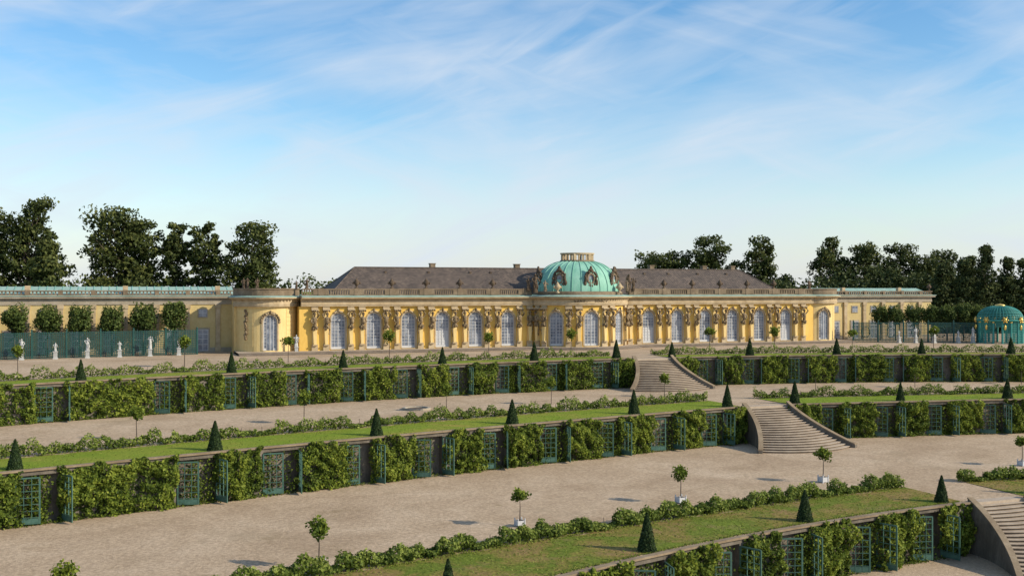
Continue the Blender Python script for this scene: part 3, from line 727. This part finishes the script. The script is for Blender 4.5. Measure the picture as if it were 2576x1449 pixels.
# ------------------------------------------------------------------ lattice gazebo
e=empty('lattice_gazebo',(63.8,-7.6,0)); b=MB(); R=3.1; Hc=3.3
for j in range(16):
    a=2*pi*j/16+.1; x,y=R*math.cos(a),R*math.sin(a)
    b.tube((x,y,0),(x,y,Hc),.16,.14,'turq',7); b.ell((x,y,Hc-.15),(.2,.2,.16),'gold' if j%2 else 'turq',7,5)
    a2=2*pi*(j+1)/16+.1; x2,y2=R*math.cos(a2),R*math.sin(a2)
    isopen=(j in (9,13,5,1))
    for q in np.linspace(.08,.92,8):
        xx,yy=x+(x2-x)*q,y+(y2-y)*q; b.tube((xx,yy,2.5 if isopen else 0),(xx,yy,Hc),.035,.035,'turq',4)
    for z in (np.arange(2.5,3.3,.18) if isopen else np.arange(.1,3.3,.25)): b.tube((x,y,z),(x2,y2,z),.035,.035,'turq',4)
b.lathe([(R-.1,Hc),(R+.25,Hc),(R+.35,Hc+.18),(R-.1,Hc+.25)],0,0,32,'turq',sm=False)
DT=[i/12*1.5 for i in range(13)]
dp=lambda t:(R*1.02*math.cos(t)**.8,Hc+.25+2.0*math.sin(t))
for j in range(40):
    a=2*pi*j/40
    for t,t2 in zip(DT[:-1],DT[1:]):
        r,z=dp(t); r2,z2=dp(t2); b.tube((r*math.cos(a),r*math.sin(a),z),(r2*math.cos(a),r2*math.sin(a),z2),.05,.04,'turq',4)
for t in DT:
    r,z=dp(t); b.lathe([(r-.04,z-.05),(r+.05,z-.05),(r+.04,z+.05),(r-.05,z+.05)],0,0,32,'turq',sm=False)
b.lathe([(.7,Hc+2.2),(.75,Hc+2.35),(.6,Hc+2.45),(.1,Hc+2.55),(0,Hc+2.6)],0,0,12,'gold')
for j in range(8):
    a=2*pi*j/8+.2; x,y=(R+.25)*math.cos(a),(R+.25)*math.sin(a)
    b.ell((x,y,Hc+.2),(.26,.26,.34),'gold',8,6)
    for k in range(6):
        q=k*pi/3; b.ell((x-math.sin(a)*.38*math.cos(q),y+math.cos(a)*.38*math.cos(q),Hc+.2+.38*math.sin(q)),(.12,.12,.12),'gold',6,4)
    b.ell((x,y,Hc-.9),(.17,.17,.4),'gold',8,6)
b.obj('latticework',e)
# ------------------------------------------------------------------ trees
def crown_pts(lobes,n,shell=.45,gap=None):
    vol=np.array([l[3]*l[4]*l[5] for l in lobes])**(.75); cnt=(vol/vol.sum()*n).astype(int)
    P=[];V=[];B=[]
    for l,c in zip(lobes,cnt):
        a=RNG.normal(size=(c,3)); a/=np.linalg.norm(a,axis=1)[:,None]
        lump=1+np.clip(field(a,[(3.,.2),(6,.16)],3),-.5,.55)
        r=RNG.uniform(shell,1,c)**.6*lump+RNG.normal(0,.07,c)
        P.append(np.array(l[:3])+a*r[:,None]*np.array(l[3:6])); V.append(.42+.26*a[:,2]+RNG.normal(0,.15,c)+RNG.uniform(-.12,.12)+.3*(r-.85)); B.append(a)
    P,V,B=np.vstack(P),np.concatenate(V),np.vstack(B)
    if gap:
        g=field(P,[(gap,.8),(gap*2.3,.4)]); k=(g>-1.05)|(RNG.uniform(0,1,len(P))<.15); V=V+.07*g; P,V,B=P[k],V[k],B[k]
    return P,V,B
def bigtree(name,x,y,h,w,style='round',n=8000,leaf=.5,mat=None,seed=0,base=.10):
    r=random.Random(seed); e=empty(name,(x,y,0)); lobes=[]; mat=mat or L_tree
    if style=='round': subs=[(0,0,1.,.95),(-.22*w,r.uniform(-.1,.1)*w,.84,.62),(.24*w,r.uniform(-.1,.1)*w,.9,.58)]
    elif style=='wild': subs=[(-.24*w,0,.88,.60),(.05*w,.1*w,1.,.62),(.27*w,0,.78,.54)]
    else: subs=[(0,0,1.,1.)]
    for (sx,sy,hf,wf) in subs:
        hh=h*hf; ww=w*wf; lv=max(6,int(hh/1.5)); o1=r.uniform(0,6); am=.2 if style!='cone' else .08
        for i in range(lv):
            t=(i+.5)/lv; zz=hh*(base+(1-base)*t)
            if style=='cone': pr=1.1-t*1.02
            elif style=='col': pr=.78+.2*math.sin(pi*t)+.14*math.sin(t*11+seed)
            else: pr=math.sin(pi*min(.94,.16+.70*t))**.5*(1+am*math.sin(t*13+seed))
            a0=r.uniform(0,6.28); dx=.06*w*math.sin(t*8+o1) if style!='cone' else 0
            for q in range(4):
                a=a0+q*1.57+r.uniform(-.6,.6); s=ww*r.uniform(.12,.24)*(.55+.45*pr); rad=max(0,ww*.5*pr-s*.8)*r.uniform(.4,1.22)
                lobes.append((sx+dx+rad*math.cos(a),sy+rad*math.sin(a),min(zz+r.uniform(-.9,.9),hh-s*.9),s*r.uniform(.9,1.3),s*1.1,s*r.uniform(.6,.95)))
    P,V,B=crown_pts(lobes,int(n*1.35),gap=(1.5 if w>6 else 1.9))
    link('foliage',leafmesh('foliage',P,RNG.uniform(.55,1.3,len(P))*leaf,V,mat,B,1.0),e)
    b=MB(); tw=.02*h
    b.tube((0,0,-.1),(0,0,h*.3),tw,tw*.75,'bark',9); b.tube((0,0,h*.3),(.1,0,h*.8),tw*.75,tw*.2,'bark',8)
    for l in lobes[::3]:
        z0_=max(h*.12,l[2]-h*.2); b.tube((0,0,z0_),(l[0],l[1],l[2]),tw*.32,tw*.08,'bark',5)
    b.obj('trunk',e)
TR=[('tree',-73.5,54,22.9,10.5,'wild',13000),('tree',-80,57,21.5,9,'round',9000),('tree',-70,42.4,15.6,9.2,'cone',9000),('tree',-84,46,15,9,'round',7000),
('tree',-60.0,54.2,21.6,11.0,'round',14000),('tree',-56.3,54.6,19.5,7,'col',6500),('tree',-51.0,53.5,19,5.0,'col',7000),('tree',-46.6,51.5,19.3,5.8,'round',7500),('tree',-39.3,49.5,19.3,8.8,'round',11000),
('tree',44,63.6,16.0,10,'round',9000),('tree',49,64,16.2,8,'round',7000),('tree',55,60.3,19.4,8.4,'round',9000),('tree',60.5,58.7,14.2,6,'round',5000),
('tree',65,56.5,19.2,6.8,'round',7500),('tree',69.5,55,11.3,5,'round',3000),('tree',79,51,19,9.4,'wild',9000),('tree',85.5,48.8,17.6,9,'round',8500),
('tree',92,46.5,17.8,9,'round',8000),('tree',97,44.7,15.5,8,'round',6000),('tree',103,46,16.5,8,'round',6000)]
for i,t in enumerate(TR): bigtree(*t[:5],style=t[5],n=t[6],seed=i*7+1,leaf=.5)
for i,(x,y,h,w) in enumerate([(81.7,23.5,12.9,7),(85.5,22.1,14.2,7.5),(89.4,20.8,16.2,8),(93.2,19.4,14.0,7.5),(96,18.4,13.6,7.5),(100,16,14,8),(77.5,30,11,7),(87,28,13.5,7),(92,27,14.5,7)]):
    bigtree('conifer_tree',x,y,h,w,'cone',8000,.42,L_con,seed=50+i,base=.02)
def lime():
    n=3200; lobes=[(0,0,0,1.55,1.35,1.5)]+[(random.uniform(-1.,1.),random.uniform(-.8,.8),random.uniform(-1.2,1.2),.75,.75,.7) for i in range(10)]
    P,V,B=crown_pts(lobes,n,.5); return leafmesh('crown',P,RNG.uniform(.2,.34,len(P)),V,L_lime,B,.9)
limes=[lime() for i in range(5)]
b=MB(); b.tube((0,0,0),(0,0,4),.13,.09,'bark',8)
for i in range(6): b.tube((0,0,2.6),(.9*math.cos(i),.9*math.sin(i),4.6),.05,.02,'bark',5)
limetrunk=b.obj('trunk',link=False)
LP=[(-53.2-3.55*i,7.4-.25*i,1.0) for i in range(9)]+[(51.5,4.0,.92),(53.6,3.0,.85),(56.6,2.2,.95),(59,1.2,.9),(61,.0,.9),(63.3,-1,.98),(65.3,-1.8,.92),(67.5,-2.6,.9)]
for x,y,s in LP:
    s*=random.uniform(.94,1.07); e=empty('clipped_lime_tree',(x,y,0)); e.scale=(s,s,s); inst('trunk',limetrunk,(0,0,0),e); inst('crown',random.choice(limes),(0,0,4.55),e,random.uniform(0,6))
def woods(name,cl,n,leaf,mat):
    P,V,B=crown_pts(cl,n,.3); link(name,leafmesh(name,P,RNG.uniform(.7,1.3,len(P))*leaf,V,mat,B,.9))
cl=[]
for i in range(170):
    x=-230+i*4.4+random.uniform(-2,2); h=random.uniform(10,14.5) if x<60 else random.uniform(8,11)
    for q in (h-3,h-7,h-11): cl.append((x+random.uniform(-2,2),235+random.uniform(-10,10),max(q,1),random.uniform(3.5,5),3.5,random.uniform(2.5,3.5)))
woods('distant_forest',cl,42000,1.1,L_tree)
cl=[]
for i in range(60):
    x=62+i*.95; h=random.uniform(8,10.5) if x<74 else random.uniform(9,13)
    for q in (h-2,h-4.5,h-7.5): cl.append((x,42+random.uniform(-6,8)-.35*(x-70),max(q,1),random.uniform(2,3.2),2.6,random.uniform(1.8,2.6)))
woods('woodland',cl,34000,.6,L_con)
cl=[]
for i in range(26):
    x=-100+i*2.6; h=random.uniform(4,7.2)
    for q in (h-1.5,h-4): cl.append((x,46+random.uniform(-3,3),max(q,1),2.2,2.2,1.8))
woods('shrubbery',cl,9000,.55,L_tree)
# ------------------------------------------------------------------ sky & sun
EL=math.radians(28); sd=Vector((.80,-.60,0)).normalized()
world=bpy.data.worlds.new("World"); sc.world=world; world.use_nodes=True
nt=world.node_tree; nt.nodes.clear(); L=nt.links.new
out=nt.nodes.new('ShaderNodeOutputWorld'); bg=nt.nodes.new('ShaderNodeBackground'); bg.inputs['Strength'].default_value=.14
sky=nt.nodes.new('ShaderNodeTexSky'); sky.sky_type='NISHITA'; sky.sun_disc=False; sky.sun_elevation=EL; sky.sun_rotation=math.atan2(sd.x,sd.y)
sky.air_density=1.0; sky.dust_density=.4; sky.ozone_density=1.5
tc=nt.nodes.new('ShaderNodeTexCoord')
def mapn(rot_,scl,loc=(0,0,0)):
    m1=nt.nodes.new('ShaderNodeMapping'); m1.inputs['Rotation'].default_value=(0,0,math.radians(20)); L(tc.outputs['Generated'],m1.inputs['Vector'])
    m2=nt.nodes.new('ShaderNodeMapping'); m2.inputs['Rotation'].default_value=(0,rot_,0); L(m1.outputs[0],m2.inputs['Vector'])
    m3=nt.nodes.new('ShaderNodeMapping'); m3.inputs['Scale'].default_value=scl; m3.inputs['Location'].default_value=loc; L(m2.outputs[0],m3.inputs['Vector'])
    return m3.outputs[0]
def mth(op,a,b_=None,c=None):
    n=nt.nodes.new('ShaderNodeMath'); n.operation=op
    for i,v in enumerate((a,b_,c)):
        if v is None: continue
        if isinstance(v,(int,float)): n.inputs[i].default_value=v
        else: L(v,n.inputs[i])
    return n.outputs[0]
big=noise(nt,1,3,.5,mapn(.30,(3.2,2,7),(3.1,1,.4)),.8)
s1=noise(nt,1,8,.56,mapn(.38,(3.0,2,17),(.7,2,1.3)),1.0)
s2=noise(nt,1,8,.56,mapn(-.30,(2.6,2,15),(5.2,1,4.1)),.9)
s3=noise(nt,1,10,.62,mapn(.16,(2.2,2,42),(2.2,5,.1)),.5)
mxn=mth('MAXIMUM',s1.outputs['Fac'],s2.outputs['Fac'])
v=mth('ADD',mth('ADD',mth('MULTIPLY',big.outputs['Fac'],.55),mth('MULTIPLY',mxn,.6)),mth('MULTIPLY',s3.outputs['Fac'],.16))
cr=ramp(nt,[(.57,(0,0,0)),(.71,(.34,.34,.34)),(.86,(.8,.8,.8))]); L(v,cr.inputs[0])
sp=nt.nodes.new('ShaderNodeSeparateXYZ'); L(tc.outputs['Generated'],sp.inputs[0])
hz=nt.nodes.new('ShaderNodeMapRange'); hz.interpolation_type='SMOOTHSTEP'; L(sp.outputs[2],hz.inputs[0])
hz.inputs[1].default_value=-.07; hz.inputs[2].default_value=.17; hz.inputs[3].default_value=.88; hz.inputs[4].default_value=0
hs=nt.nodes.new('ShaderNodeHueSaturation'); hs.inputs['Saturation'].default_value=1.32; hs.inputs['Value'].default_value=1.25; L(sky.outputs[0],hs.inputs['Color'])
m0=nt.nodes.new('ShaderNodeMix'); m0.data_type='RGBA'; L(hz.outputs[0],m0.inputs[0]); L(hs.outputs[0],m0.inputs[6]); m0.inputs[7].default_value=(4.7,5.15,5.95,1)
mx=nt.nodes.new('ShaderNodeMix'); mx.data_type='RGBA'; L(cr.outputs[0],mx.inputs[0]); L(m0.outputs[2],mx.inputs[6]); mx.inputs[7].default_value=(5.1,5.65,6.4,1)
L(mx.outputs[2],bg.inputs['Color']); L(bg.outputs[0],out.inputs[0])
sl=bpy.data.lights.new('sun','SUN'); sl.energy=5.0; sl.angle=math.radians(.53); sl.color=(1,.89,.71)
so=bpy.data.objects.new('sun',sl); col.objects.link(so)
tos=Vector((sd.x*math.cos(EL),sd.y*math.cos(EL),math.sin(EL))); so.rotation_euler=tos.to_track_quat('Z','Y').to_euler(); so.location=(60,-60,60)
sc.view_settings.view_transform='Standard'; sc.view_settings.look='None'; sc.view_settings.exposure=0
cam=bpy.data.cameras.new('camera'); cam.sensor_width=36; cam.lens=2600/2576*36; cam.clip_end=6000; cam.clip_start=.5
co=bpy.data.objects.new('camera',cam); col.objects.link(co); co.location=(-58.3,-127.3,8); co.rotation_euler=(math.radians(90.08),0,math.radians(-20.3)); sc.camera=co
